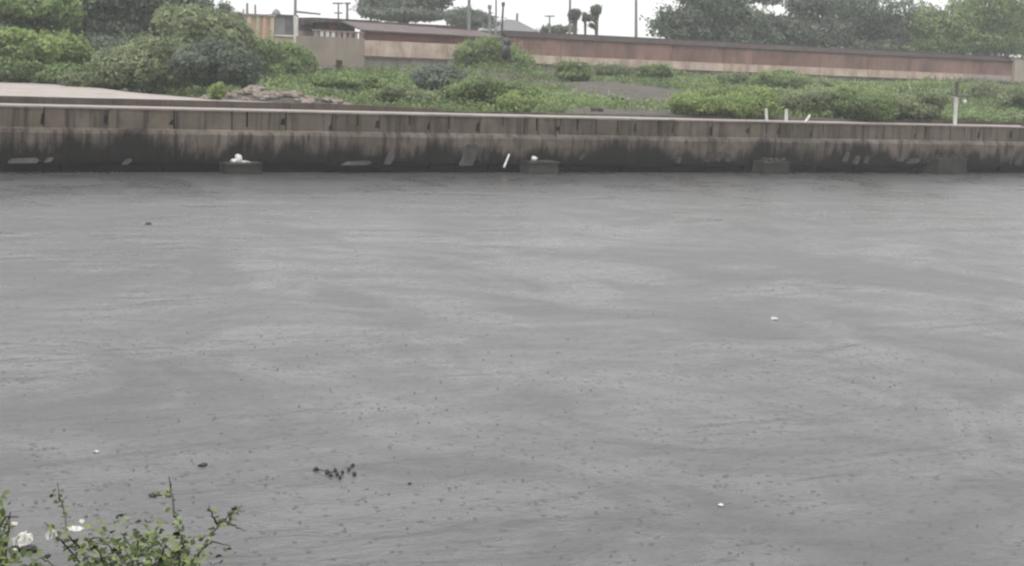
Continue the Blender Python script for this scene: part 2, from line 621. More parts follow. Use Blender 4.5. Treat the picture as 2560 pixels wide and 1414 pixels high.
# ------------------------------------------------------------------ embankment wall
emb = thing('embankment_wall', (28, 0, 0), 'long stained grey brown concrete river wall with a jointed parapet along the water', 'river wall')
joints_px = [110, 270, 435, 580, 715, 830, 950, 1075, 1200, 1310, 1400, 1490, 1590, 1685, 1780, 1875, 1950, 2030, 2130, 2210, 2290, 2375, 2450, 2530]
ju = [at(x, 290 + x * .019, 0)[0] for x in joints_px]
while ju[0] > -14:
    ju.insert(0, ju[0] - 2.45)
while ju[-1] < 76:
    ju.append(ju[-1] + 2.3)
mb = MB()
mb.box(ju[0], ju[-1], 0.14, 0.55, 0.9, 2.54)
mb.part('core', M['core'], emb)
for i in range(len(ju) - 1):
    a, b = ju[i] + random.uniform(.02, .05), ju[i + 1] - random.uniform(.02, .05)
    z0, z1 = 1.78 + random.uniform(-.02, .02), 2.545 + random.uniform(-.012, .012)
    y = random.uniform(-.03, .03)
    c = random.random()
    nw, nh = random.uniform(.10, .24), random.uniform(.22, .42)
    nz = z0 + random.uniform(.05, .24)
    poly = [(a, z0), (b - .01, z0)]
    if c < .8:                                   # the weep hole broken into the end of the panel
        poly = [(a, z0), (b, z0), (b, nz), (b - nw, nz + random.uniform(-.02, .08)), (b - nw * random.uniform(.4, .9), nz + nh), (b, nz + nh + random.uniform(0, .1)), (b, z1), (a, z1)]
    else:
        poly = [(a, z0), (b, z0), (b, z1), (a + (b - a) * .4, z1), (a, z1)]
    if random.random() < .35:                    # a second, wider gap cut part of the way down
        k = next(j for j, q in enumerate(poly) if q == (b, z1))
        gx = a + (b - a) * random.uniform(.25, .6)
        gz = z0 + random.uniform(.08, .35)
        poly = poly[:k + 1] + [(gx + .05, z1), (gx + .04, gz), (gx - .04, gz), (gx - .05, z1)] + poly[-1:]
    MB().prism(poly, y, y + .17).part('parapet_panel', M['parapet'], emb)
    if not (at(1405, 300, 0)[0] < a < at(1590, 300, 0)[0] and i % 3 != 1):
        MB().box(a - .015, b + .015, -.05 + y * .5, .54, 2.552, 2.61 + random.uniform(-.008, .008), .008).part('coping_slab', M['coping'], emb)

u = -14.0
k = 0
while u < 77:
    w = random.choice([1.7, 2.4, 2.6, 3.1, 4.2])
    a, b = u + .007, u + w - .007
    o = random.uniform(-.045, .03)
    top = 1.775
    nseg = 6
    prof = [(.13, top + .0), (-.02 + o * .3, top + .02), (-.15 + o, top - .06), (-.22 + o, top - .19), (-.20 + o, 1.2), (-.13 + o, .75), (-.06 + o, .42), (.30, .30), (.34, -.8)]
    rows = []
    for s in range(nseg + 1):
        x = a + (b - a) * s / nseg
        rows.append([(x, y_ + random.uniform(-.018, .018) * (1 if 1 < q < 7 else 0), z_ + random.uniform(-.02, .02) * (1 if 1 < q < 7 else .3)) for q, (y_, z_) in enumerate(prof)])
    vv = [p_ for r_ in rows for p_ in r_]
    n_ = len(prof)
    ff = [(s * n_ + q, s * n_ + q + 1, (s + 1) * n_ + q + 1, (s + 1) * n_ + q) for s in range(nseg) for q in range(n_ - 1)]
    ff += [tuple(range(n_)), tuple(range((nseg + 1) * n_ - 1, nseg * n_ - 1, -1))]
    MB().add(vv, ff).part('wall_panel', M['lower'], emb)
    u += w
    k += 1
# pieces of the facing that have slipped and lean on the wall just above the water
for x0, x1, y0, y1, lean in [(1150, 1198, 362, 414, .4), (962, 986, 380, 411, .5), (855, 930, 402, 413, .2), (20, 98, 395, 408, .1), (112, 134, 394, 406, .4), (305, 330, 398, 411, .5),
                             (1450, 1462, 385, 400, .6), (1765, 1778, 380, 405, .6), (1790, 1806, 378, 402, .6), (1815, 1830, 384, 404, .5), (1690, 1704, 393, 408, .5),
                             (2108, 2124, 380, 404, .6), (2135, 2150, 390, 410, .6), (2160, 2176, 390, 408, .6), (2248, 2262, 384, 403, .6), (2268, 2300, 396, 408, .3), (2318, 2336, 384, 406, .6), (2540, 2560, 383, 412, .6)]:
    vv_ = -.34
    ua, za = at(x0, y1, vv_)
    ub, zb = at(x1, y0, vv_)
    s = (ub - ua)
    poly = [(ua, za), (ua + s * (1 - lean), za + random.uniform(-.02, .03)), (ub, zb - (zb - za) * random.uniform(.1, .4)), (ub - s * .1, zb), (ua + s * lean, zb - random.uniform(0, .06))]
    mb = MB()
    n_ = len(poly)
    vs_ = [(a_, -.36 - .10 * (1 - (c_ - za) / max(.05, zb - za)), c_) for a_, c_ in poly] + [(a_, -.20, c_) for a_, c_ in poly]
    mb.add(vs_, [tuple(range(n_)), tuple(range(2 * n_ - 1, n_ - 1, -1))] + [(i, i + n_, (i + 1) % n_ + n_, (i + 1) % n_) for i in range(n_)])
    mb.part('broken_slab', M['pale_slab'], emb)

# kerb wall between the walk and the slope
kw = thing('kerb_wall', (28, 2.37, 2.4), 'low dark kerb wall behind the walkway on top of the embankment', 'kerb wall')
u = -16.0
while u < 78:
    w = random.uniform(2.0, 3.2)
    um = u + w / 2
    f = float(sstep(15, 24, um)) - float(sstep(45, 52, um)) * .55
    h_ = 2.905 - .2 * f + random.uniform(-.012, .012) - (random.uniform(0, .1) if f > .5 else 0)
    MB().box(u + .01, u + w - .01, 2.37, 2.575, 2.3, h_, .008).part('kerb_stone', M['kerb'], kw)
    u += w

# footings standing out of the water at the wall
for x0, x1, y0, y1, lab in [(568, 655, 408, 434, 'low concrete footing in the water carrying a heap of white rags'),
                            (1325, 1398, 404, 434, 'low concrete footing in the water with a round white bag on it'),
                            (1912, 1975, 404, 432, 'dark concrete footing at the wall below two white posts'),
                            (2345, 2418, 396, 430, 'broken rounded footing at the wall below the pole with a crossbar')]:
    vv_ = -.95
    ua, zb = at(x0, y0, vv_)
    ub = at(x1, y0, vv_)[0]
    r = thing('concrete_footing', ((ua + ub) / 2, vv_, 0), lab, 'footing', 'footings along the foot of the river wall')
    MB().box(ua, ub, vv_, .05, -.6, zb - .07, .03).part('base', M['block'], r)
    MB().box(ua - .05, ub + .05, vv_ - .05, .02, zb - .065, zb, .03).part('cap_slab', M['block'], r)
    if x0 > 1900:
        for q in range(4):
            ux = ua + (ub - ua) * (q + .5) / 4
            MB().lump((ux, vv_ + .3, zb + .04), (.16, .18, .12), q + int(x0), amp=.35).part('stone', M['block'], r)

u, z = at(597, 405, -.6)
z = at(597, 408, -.95)[1]
mb = MB()
mb.lump((u, -.6, z + .13), (.15, .13, .19), 3, amp=.3)
mb.lump((u - .22, -.62, z + .06), (.16, .14, .09), 4, amp=.35)
mb.lump((u + .26, -.62, z + .03), (.22, .12, .05), 5, amp=.35)
mb.single('rag_heap', M['white_cloth'], (u, -.6, z), 'heap of white rags on the leftmost concrete footing', 'rag', smooth=True)
u, z = at(1335, 398, -.6)
z = at(1335, 404, -.95)[1]
MB().lump((u, -.6, z + .1), (.15, .14, .12), 8, amp=.2).single('plastic_bag', M['white_cloth'], (u, -.6, z), 'round white bag on a footing at the middle of the wall', 'bag', smooth=True)
a = at(1260, 413, -.55)
b = at(1273, 386, -.32)
MB().tube([(a[0], -.55, a[1] - .1), (b[0], -.32, b[1])], [.05, .045]).single('white_stick', M['white_paint'], (a[0], -.55, a[1]), 'white stick leaning on the dark wall just above the water', 'stick')

# posts on the walk
for x0, y0, x1, y1, wpx, lab in [(1917, 301, 1915, 272, 10, 'short upright white post on the embankment, left of a taller one'),
                                 (1965, 308, 1966, 273, 11, 'taller upright white post on the embankment beside a tilted stub'),
                                 (2012, 308, 2025, 288, 8, 'tilted white stub of a post on the embankment')]:
    v0 = .5
    a, b = at(x0, y0, v0), at(x1, y1, v0)
    r_ = wpx * .42 * scale_at(x0, y0, v0)
    MB().box(a[0] - r_, a[0] + r_, v0 - r_, v0 + r_, 2.6, 2.66).tube([(a[0], v0, 2.6), (a[0] * .5 + b[0] * .5, v0, a[1] * .5 + b[1] * .5), (b[0], v0, b[1])], r_ * .92, 8).single(
        'marker_post', M['white_paint'], (a[0], v0, 2.6), lab, 'post', 'white posts on the embankment')
v0 = .6
a, b, c = at(2387, 313, v0), at(2391, 240, v0), at(2393, 204, v0)
s = scale_at(2390, 250, v0)
r = thing('marker_pole', (a[0], v0, 2.6), 'tall pole, white below and dark above, with a dark crossbar and white globe', 'pole')
MB().tube([(a[0], v0, 2.6), (b[0], v0, b[1])], 5 * s, 10).part('lower_pole', M['white_paint'], r)
MB().tube([(b[0], v0, b[1] + .002), (c[0], v0, c[1])], 4.5 * s, 10).part('upper_pole', M['dark_iron'], r)
l_, rr_ = at(2364, 233, v0), at(2422, 240, v0)
MB().tube([(l_[0], v0 - .12, l_[1]), (b[0], v0 - .12, b[1] - .02), (rr_[0], v0 - .12, rr_[1])], .05, 6).part('crossbar', M['dark_iron'], r)
g_ = at(2412, 255, v0 - .12)
mb = MB().lump((g_[0], v0 - .12, g_[1]), (.11, .11, .12), 2, 12, 8, 0.0)
mb.tube([(g_[0], v0 - .12, g_[1] + .1), (g_[0], v0 - .12, rr_[1])], .012, 5)
mb.part('globe', M['white_paint'], r, True)
a, b = at(2557, 322, .8), at(2558, 296, .8)
MB().tube([(a[0], .8, 2.6), (b[0], .8, b[1] + .1)], .06).box(a[0] - .1, a[0] + .1, .7, .9, 2.6, 2.66).single('iron_post', M['dark_iron'], (a[0], .8, 2.6), 'short dark iron post at the right end of the embankment', 'post')

# ------------------------------------------------------------------ compound wall
CV = 42.0
cw = thing('compound_wall', (70, CV, 4.2), 'long red and cream compound wall with a sloping cap above the green slope', 'compound wall')
segs = [at(x, 150, CV)[0] for x in (1262, 1400, 1540, 1680, 1810, 1930, 2050, 2170, 2290, 2410, 2532)]
for i in range(len(segs) - 1):
    a, b = segs[i] + .02, segs[i + 1] - .02
    y = random.uniform(-.03, .03)
    MB().box(a, b, CV + y, CV + .35, 5.72, 7.0).part('wall_panel', M['red_paint'], cw)
    zc = 5.1
    MB().box(a, b, CV - .12 + y, CV + .33, zc, 5.715).part('lower_band', M['cream'] if i < 9 else M['mauve'], cw)
    MB().box(a - .015, b + .015, CV - .26, CV + .3, zc - .13, zc - .003).part('ledge', M['dark_trim'], cw)
    MB().box(a, b, CV - .05, CV + .28, 3.4, zc - .133).part('plinth', M['plinth'], cw)
    mb = MB()
    mb.prism([(a - .018, 0), (a - .018, 1), (b + .018, 1), (b + .018, 0)], 0, 1)
    mb.v = [(p_[0], CV - .1 if p_[1] == 0 else CV + .5, (7.003 if p_[2] == 0 else (7.05 if p_[1] == 0 else 7.42))) for p_ in mb.v]
    mb.part('cap', M['cap_red'], cw)
    MB().box(a - .018, b + .018, CV + .503, CV + .66, 7.0, 7.49).part('ridge', M['dark_trim'], cw)
a = at(2534, 140, CV)[0]
r = thing('gate_pier', (a + .8, CV - .3, 4.6), 'broad beige plastered pier closing the right end of the red wall', 'pier')
MB().box(a, a + 2.6, CV - .3, CV + .8, 4.0, 7.3, .01).part('shaft', M['plaster'], r)
MB().box(a - .05, a + 2.65, CV - .36, CV + .86, 7.303, 7.42, .01).part('cap', M['coping'], r)
a, b = at(2520, 146, CV + .3), at(2521, 126, CV + .3)
r = thing('wall_stub', (a[0], CV + .3, 7.4), 'dark iron stub with a small white fitting on the red wall beside the pier', 'bracket')
MB().tube([(a[0], CV + .3, 7.3), (b[0], CV + .3, b[1])], .09).part('upright', M['dark_iron'], r)
MB().tube([(a[0] + .15, CV + .3, 7.47), (a[0] + .7, CV + .3, 7.6)], [.1, .07]).part('fitting', M['white_paint'], r)

# left stretch of the compound: low shed with a maroon fascia and cream band
sh = thing('long_shed', (38, CV, 4), 'long low shed with mauve roof, maroon wall and peeling cream band', 'shed')
a, b = at(912, 100, CV)[0], at(1258, 100, CV)[0]
step = (b - a) / 3
for i in range(3):
    x0, x1 = a + step * i + .01, a + step * (i + 1) - .01
    MB().box(x0, x1, CV + .5, CV + .9, 6.28, 6.95).part('wall_panel', M['maroon'], sh)
    MB().box(x0, x1, CV, CV + .88, 5.16, 6.27, .01).part('cream_band', M['cream'], sh)
    MB().box(x0, x1, CV - .1, CV + .86, 5.05, 5.157).part('ledge', M['dark_trim'], sh)
    MB().box(x0, x1, CV + .05, CV + .84, 3.2, 5.047).part('plinth', M['plinth'], sh)
mb = MB()
mb.add([(a - .1, CV + .2, 6.9), (b, CV + .2, 6.85), (b, CV + 4, 7.35), (a - .1, CV + 4, 7.55), (a - .1, CV + .2, 7.0), (b, CV + .2, 6.95), (b, CV + 4, 7.45), (a - .1, CV + 4, 7.65)],
       [(3, 2, 1, 0), (4, 5, 6, 7), (0, 1, 5, 4), (1, 2, 6, 5), (2, 3, 7, 6), (3, 0, 4, 7)])
mb.part('roof', M['shed_roof'], sh)
MB().box(a - .12, b, CV + 4.02, CV + 4.2, 7.4, 7.72).part('ridge', M['dark_trim'], sh)

# grey block house in front of its left end
BV = 39.5
a, zb = at(782, 186, BV)
b, zt = at(912, 97, BV)
bh = thing('block_house', ((a + b) / 2, BV, zb), 'squat grey brown block house with a pierced parapet, at the left end of the compound', 'block house')
mb = MB()
nx0, nx1 = at(840, 160, BV)[0], at(856, 160, BV)[0]
nz0, nz1 = at(848, 178, BV)[1], at(848, 151, BV)[1]
poly = [(a, 2.8), (nx0, 2.8), (nx0, nz1), (nx1, nz1), (nx1, 2.8), (b, 2.8), (b, zt), (a, zt)]
mb.prism(poly, BV, BV + .35)
mb.box(a, b, BV + .353, BV + 3.2, 2.8, zt)
mb.part('wall', M['plaster'], bh)
MB().box(nx0 + .02, nx1 - .02, BV + .28, BV + .345, 2.9, nz1 - .02).part('opening', M['maroon'], bh)
zt2 = at(845, 77, BV)[1]
nb = 9
for i in range(nb):
    c = a + (b - a) * (i + .5) / nb
    w = (b - a) / nb * .27
    MB().box(c - w, c + w, BV + .05, BV + .25, zt + .003, zt2 - .1).part('baluster', M['white_paint'] if i in (1, 2, 3) else M['mauve'], bh)
MB().box(a, b, BV, BV + .3, zt2 - .098, zt2, .01).part('rail', M['mauve'], bh)

# porch behind it
PV = 47.0
a, z0 = at(700, 100, PV)
b, _z = at(915, 75, PV)
zt = at(800, 56, PV)[1]
zr = at(800, 46, PV)[1]
po = thing('porch', ((a + b) / 2, PV, 4), 'flat roofed mauve porch behind the pierced parapet of the block house', 'porch')
MB().box(at(793, 80, PV + 2)[0], b, PV + 2, PV + 2.3, 3.5, zt - .01).part('wall', M['mauve'], po)
c = at(834, 70, PV)[0]
MB().box(c - .25, c + .25, PV, PV + .5, 4, zt - .01).part('column', M['maroon'], po)
MB().box(at(783, 46, PV)[0], b + 1, PV - .4, PV + 3, zt, zr + .02, .02).part('roof', M['dark_trim'], po)
PQ = PV + 2.4
MB().box(at(748, 80, PQ)[0], at(792, 80, PQ)[0], PQ, PV + 2.8, 3.5, at(765, 78, PQ)[1]).part('side_wall', M['mauve'], po)
sw = [(745, 756), (783, 756)]
MB().box(at(748, 80, PQ)[0], at(792, 80, PQ)[0], PQ + .05, PV + 2.7, at(765, 78, PQ)[1] + .003, at(765, 46, PQ)[1]).part('shutter', M['shutter'], po)
s0, s1 = at(755, 61, PV + 2.3), at(782, 53, PV + 2.3)
MB().box(s0[0], s1[0], PV + 2.25, PV + 2.35, s0[1], s1[1]).single('white_board', M['white_paint'], (s0[0], PV + 2.3, s0[1]), 'small blank white board on the maroon shutter right of the white column', 'board')

# orange building
OV = 62.0
a, z0 = at(614, 118, OV)
b, z1 = at(742, 44, OV)
ob = thing('orange_building', ((a + b) / 2, OV, 4), 'orange limewashed building with tan pilasters and a large dark window', 'building')
wx0, wx1 = at(686, 70, OV)[0], at(731, 70, OV)[0]
wz0, wz1 = at(700, 87, OV)[1], at(700, 42, OV)[1]
MB().box(a, wx0, OV, OV + 6, 3.8, z1 - .05).part('wall', M['orange'], ob)
MB().box(wx0, b, OV + .003, OV + 6, 3.8, wz0 - .15).part('lower_wall', M['tan'], ob)
MB().box(wx0 + .0, b, OV - .15, OV + 5.9, wz0 - .147, wz0 - .002).part('sill', M['white_paint'], ob)
fr = MB().box(wx0, b, OV + .1, OV + 5.9, wz0, wz1).part('window', M['grey_panel'], ob)
zm = (wz0 + wz1) / 2
MB().box(wx0 + .06, wx0 + .6 * (wx1 - wx0), OV + .06, OV + .096, wz0 + .05, wz1 - .1).part('pane', M['grey_steel'], ob, parent=None)
MB().box(wx0 + .62 * (wx1 - wx0), wx1, OV + .06, OV + .096, wz0 + .05, zm - .05).part('pane', M['shutter'], ob)
MB().box(wx0 + .62 * (wx1 - wx0), wx1, OV + .06, OV + .096, zm, wz1 - .1).part('pane', M['grey_panel'], ob)
for x in (622, 643, 660, 679):
    c = at(x, 70, OV)[0]
    MB().box(c - .14, c + .14, OV - .12, OV - .003, 3.8, z1 - .1).part('pilaster', M['tan'] if x != 660 else M['orange'], ob)
MB().box(a - .1, wx0 + .05, OV - .2, OV + 6.1, z1 - .048, z1 + .1).part('cornice', M['mauve'], ob)
MB().box(wx0 + .055, b + .1, OV - .1, OV + 6.1, wz1 + .003, wz1 + .18).part('cornice', M['dark_trim'], ob)
c = at(702, 38, OV)
MB().lump((c[0], OV + 1, c[1] - .05), (.4, .4, .55), 5, 12, 8, .05).part('roof_tank', M['grey_steel'], ob, True)


def pole(px, y0, y1, v, wpx, mat, label, cat='pole', group='poles against the sky', bars=(), z0=None, top=None, name='utility_pole', xt=None):
    a = at(px, y1, v)
    b = at(px if xt is None else xt, y0, v)
    s = scale_at(px, y1, v)
    zb = float(ground_h(a[0], v)) - .1 if z0 is None else z0
    r = thing(name, (a[0], v, zb), label, cat, group)
    rb = wpx * .5 * s
    MB().tube([(a[0], v, zb), (a[0], v, a[1]), (b[0], v, b[1])], [rb * 1.1, rb, rb * .8], 9).part('shaft', mat, r)
    for x0, x1, yy, th in bars:
        p0, p1 = at(x0, yy, v - .2), at(x1, yy, v - .2)
        MB().tube([(p0[0], v - .2, p0[1]), (p1[0], v - .2, p1[1])], th * .5 * s, 6).part('crossarm', mat, r)
    if top:
        MB().tube([(b[0], v, b[1] - .05), (b[0], v, b[1] + top)], rb * 1.5, 8).part('insulator', mat, r)
    return r


r = pole(741, 40, 116, 45, 12, M['white_paint'], 'thick white column with a thin dark mast on top, beside the dark window', 'column', None, name='white_column', xt=738)
t_, t2 = at(738, 40, 45), at(739, -30, 45)
MB().tube([(t_[0], 45, t_[1] - .1), (t2[0], 45, t2[1])], .11, 8).part('mast', M['grey_steel'], r)
e0, e1 = at(744, 30, 45), at(801, 36, 45)
MB().tube([(e0[0] - .1, 45, e0[1]), (e1[0], 45, e1[1])], [.09, .07], 6).part('arm', M['grey_steel'], r)
pole(618, 8, 60, 70, 7, M['grey_steel'], 'left one of two close grey poles above the orange building')
pole(638, 12, 60, 70, 6, M['grey_steel'], 'right one of two close grey poles above the orange building')
pole(846, 6, 50, 78, 5, M['grey_steel'], 'pale pole with two short crossarms, left of the round grey tree', bars=[(832, 858, 9, 5), (836, 856, 33, 4)])
pole(868, 8, 50, 78, 7, M['grey_steel'], 'thick plain pole between a crossarm pole and the round grey tree', bars=[(862, 876, 9, 6)])
pole(1172, -40, 105, 46, 9, M['grey_steel'], 'tall dark pole rising behind the tall bush on the wall', xt=1173)
pole(1224, 22, 72, 60, 7, M['grey_steel'], 'short knobbly grey pole left of the tallest thin mast', top=.3)
pole(1240, -40, 60, 84, 5, M['grey_steel'], 'tall thin pale mast between two short dark poles')
pole(1255, 15, 72, 58, 6, M['dark_iron'], 'short dark pole right of the thin mast, leaning slightly', top=.3, xt=1258)
pole(1374, 40, 78, 82, 5, M['grey_steel'], 'small tee headed pole between the grey roof and the lopped trees', bars=[(1362, 1386, 41, 4)])
pole(1425, -40, 60, 64, 7, M['grey_steel'], 'tall grey pole rising behind the left lopped tree')
pole(1590, -40, 98, 62, 8, M['grey_steel'], 'tall grey pole standing alone in the sky left of the dark trees')

# far grey roofs
for x0, x1, yb, yt, lab in [(1268, 1362, 78, 46, 'far hazy grey stepped roof between poles and lopped trees')]:
    v0 = 110.0
    a, b = at(x0, yb, v0), at(x1, yb, v0)
    zt = at(x0, yt, v0)[1]
    r = thing('far_house', ((a[0] + b[0]) / 2, v0, 4.5), lab, 'house', None)
    MB().box(a[0] + .5, b[0] - .5, v0 + .3, v0 + 8, 4, a[1]).part('wall', M['far_roof'], r)
    w = b[0] - a[0]
    mb = MB()
    mb.add([(a[0], v0, a[1]), (b[0], v0, a[1] - .2), (b[0], v0 + 8, a[1]), (a[0], v0 + 8, a[1]), (a[0] + w * .35, v0 + 3.5, zt), (a[0] + w * .62, v0 + 3.5, zt - .1)],
           [(3, 2, 1, 0), (0, 1, 5, 4), (1, 2, 5), (2, 3, 4, 5), (3, 0, 4)])
    mb.part('roof', M['far_roof'], r)
    MB().tube([(a[0] + w * .62, v0 + 3.5, zt - .3), (a[0] + w * .62, v0 + 3.5, zt + .8)], .16).part('roof_vent', M['grey_steel'], r)


# ------------------------------------------------------------------ trees and shrubs
def blob_leaves(blobs, count, size, flat=.6):
    """blobs: list of (u,v,z,ru,rv,rz); leaves near the blobs' shells, tones by clump"""
    vol = np.array([b[3] * b[4] * b[5] for b in blobs]) ** .75
    n = (vol / vol.sum() * count).astype(int) + 8
    P, Nn, T, S = [], [], [], []
    for b, k in zip(blobs, n):
        d = rng.normal(size=(k, 3))
        d /= np.linalg.norm(d, axis=1, keepdims=True)
        # sub clumps give the uneven outline
        cd = rng.normal(size=(15, 3))
        cd /= np.linalg.norm(cd, axis=1, keepdims=True)
        dots = d @ cd.T
        near_ = dots.argmax(1)
        bulge = (0.66 + .46 * np.clip((dots.max(1) - .6) / .4, 0, 1)) * rng.uniform(.8, 1.15, 15)[near_]
        r = bulge * rng.uniform(.55, 1.08, size=k) ** .7
        pos = np.array(b[:3]) + d * np.array(b[3:6]) * r[:, None]
        nr = d + rng.normal(size=(k, 3)) * flat
        nr[:, 2] += .35
        nr /= np.linalg.norm(nr, axis=1, keepdims=True)
        ct = rng.uniform(.05, .95, 15) ** 1.0
        t = ct[near_] + rng.normal(size=k) * .16 + rng.uniform(-.12, .12)
        P.append(pos)
        Nn.append(nr)
        T.append(np.clip(t, 0, 1))
        S.append(size * rng.uniform(.6, 1.35, size=k))
    for b in blobs:                               # loose shoots that break the outline
        for _ in range(13):
            d0 = rng.normal(size=3)
            d0[2] = abs(d0[2]) + .35
            d0 /= np.linalg.norm(d0)
            k = 16
            t_ = np.linspace(.6, rng.uniform(1.05, 1.6), k)[:, None]
            bend = rng.normal(size=3) * .25
            pos = np.array(b[:3]) + np.array(b[3:6]) * (d0 * t_ + bend * (t_ - .6) ** 2) + rng.normal(size=(k, 3)) * size * .35
            nr = rng.normal(size=(k, 3))
            nr[:, 2] += .6
            nr /= np.linalg.norm(nr, axis=1, keepdims=True)
            P.append(pos)
            Nn.append(nr)
            T.append(np.clip(rng.uniform(.4, 1) + rng.normal(size=k) * .12, 0, 1))
            S.append(size * rng.uniform(.5, 1.0, size=k))
    P, Nn, T, S = map(np.concatenate, (P, Nn, T, S))
    return leaf_quads(P, Nn, S), T


def plant(name, label, cat, v, boxes, mat, n, size, trunk=True, group=None, x_base=None, rv=None, zbase=None, per=6):
    n = int(n * 1.9)
    if v is None:
        bx = max(boxes, key=lambda b_: b_[3])
        xm, yb = (bx[0] + bx[2]) / 2, bx[3] - 3
        v = min([3.2 + .4 * k_ for k_ in range(90)], key=lambda q_: abs(at(xm, yb, q_)[1] - float(ground_h(at(xm, yb, q_)[0], q_)) - .05))
        v = min(v, 40.5)
    """boxes: photo rectangles (x0, y0, x1, y1) the foliage fills, at distance v"""
    blobs = []
    for i, (x0, y0, x1, y1) in enumerate(boxes):
        (a, zt), (b, zb) = at(x0, y0, v), at(x1, y1, v)
        zt2, zb2 = max(zt, zb), min(zt, zb)
        cu, cz, ru, rz = (a + b) / 2, (zt2 + zb2) / 2, abs(b - a) / 2, (zt2 - zb2) / 2
        dep = (rv if rv else .5 * (ru + rz))
        for k in range(per):
            f = random.uniform(.46, .72) if k else .86
            an = 6.28 * k / max(1, per - 1) + random.uniform(-.4, .4)
            q = random.uniform(.75, 1.1) * (1.06 - f) if k else 0
            blobs.append((cu + ru * q * math.cos(an) * 1.2, v + random.uniform(-.6, .6) * dep, cz + rz * q * math.sin(an) * 1.15, ru * f, dep * f, rz * f))
    us_ = [b[0] for b in blobs]
    cu = sum(us_) / len(us_) if x_base is None else at(x_base, 150, v)[0]
    zg = float(ground_h(cu, v)) - .05 if zbase is None else zbase
    r = thing(name, (cu, v, zg), label, cat, group)
    q, t = blob_leaves(blobs, n, size)
    q = q - np.array([cu, v, zg])
    o = bpy.data.objects.new('crown' if trunk else 'foliage', quad_mesh('crown' if trunk else 'foliage', q, t, mat))
    COL.objects.link(o)
    o.parent = r.ob
    mb = MB()
    zlow = min(b[2] for b in blobs)
    hgt = max(.3, zlow - zg)
    if trunk:
        rt = max(.1, .028 * (max(b[2] + b[5] for b in blobs) - zg))
        fork = (cu + random.uniform(-.2, .2), v, zg + hgt * .75)
        mb.tube([(cu, v, zg - .2), (cu + random.uniform(-.1, .1), v, zg + hgt * .4), fork], [rt * 1.25, rt, rt * .85], 8)
        for b in random.sample(blobs, min(6, len(blobs))):
            m_ = ((fork[0] + b[0]) / 2 + random.uniform(-.2, .2), (fork[1] + b[1]) / 2, fork[2] * .45 + b[2] * .55)
            mb.tube([fork, m_, (b[0], b[1], b[2] + b[5] * .3)], [rt * .6, rt * .4, rt * .12], 6)
        mb.part('trunk', M['bark'], r)
    else:
        for b in random.sample(blobs, min(5, len(blobs))):
            mb.tube([(cu + random.uniform(-.2, .2), v, zg - .1), ((cu + b[0]) / 2, (v + b[1]) / 2, (zg + b[2]) / 2), (b[0], b[1], b[2] + b[5] * .4)], [.045, .03, .01], 5)
        mb.part('stem', M['bark'], r)
    return r


L = M
# left mass, back to front
plant('broad_tree', 'large dark broad tree filling the top left, behind the bushes', 'tree', 40, [(150, -90, 420, 120), (300, -60, 520, 110), (200, 30, 380, 160)], L['leaf_dark'], 15000, .34, x_base=300)
plant('leafy_tree', 'mid green leafy tree in the top left corner', 'tree', 34, [(-160, -60, 150, 110), (20, -40, 210, 90)], L['leaf_mid'], 9000, .32, x_base=40)
plant('leafy_tree', 'olive tree arching over the pale streak left of the orange building', 'tree', 30, [(380, 10, 560, 110), (470, 40, 620, 130)], L['leaf_olive'], 8000, .28, x_base=480)
plant('slender_tree', 'slender dark pointed tree just left of the orange building', 'tree', 50, [(546, 14, 582, 110), (570, 34, 616, 120)], L['leaf_grey'], 3200, .26, x_base=575)
plant('lime_shrub', 'bright yellow green shrub above the left end of the platform', 'shrub', 27, [(60, 80, 210, 170), (120, 100, 240, 190), (-40, 70, 100, 150)], L['leaf_lime'], 8000, .24, False)
plant('low_shrub', 'low dull green shrub at the far edge of the platform, below the lime one', 'shrub', 26, [(-40, 140, 110, 208), (60, 160, 220, 214)], L['leaf_mid'], 5500, .22, False)
plant('wide_shrub', 'wide rounded mid green shrub right of the lime one', 'shrub', 20, [(230, 110, 420, 226), (330, 88, 500, 200), (300, 150, 470, 236)], L['leaf_olive'], 10000, .22, False)
plant('dark_shrub', 'dark blue green rounded shrub near the right end of the platform', 'shrub', 17, [(440, 100, 600, 220), (530, 115, 650, 218)], L['leaf_dark'], 8500, .22, False)
plant('bright_shrub', 'bright green shrub below the white column and orange building', 'shrub', 31, [(600, 98, 710, 200), (650, 112, 780, 196)], L['leaf_mid'], 7000, .22, False)
plant('olive_shrub', 'olive shrub against the left side of the block house', 'shrub', 36, [(700, 118, 784, 200)], L['leaf_olive'], 3000, .2, False)
plant('grass_tuft', 'pale spiky tuft on the platform edge beside the rubble mound', 'plant', 4.2, [(525, 215, 560, 256)], L['leaf_lime'], 500, .13, False)
plant('leafy_tree', 'tall grey green tree between the corner tree and the dark broad one', 'tree', 46, [(60, -80, 260, 90), (90, 20, 250, 130), (-60, -60, 90, 60)], L['leaf_grey'], 9000, .34, x_base=170)
plant('tangled_shrub', 'tangled dull green growth behind the lime shrub, under the dark broad tree', 'shrub', 33, [(170, 90, 330, 190), (300, 100, 450, 200), (-60, 60, 90, 150)], L['leaf_grey'], 8000, .26, False)
plant('vine_shrub', 'pale green vine covered growth between the olive tree and the bright shrub', 'shrub', 34, [(540, 70, 640, 150), (560, 100, 690, 190)], L['leaf_mid'], 5500, .24, False)
plant('low_shrub', 'flat olive weeds spilling over the far edge of the platform beside the wide shrub', 'shrub', 21, [(195, 188, 330, 232), (150, 185, 250, 218)], L['leaf_olive'], 3500, .18, False)
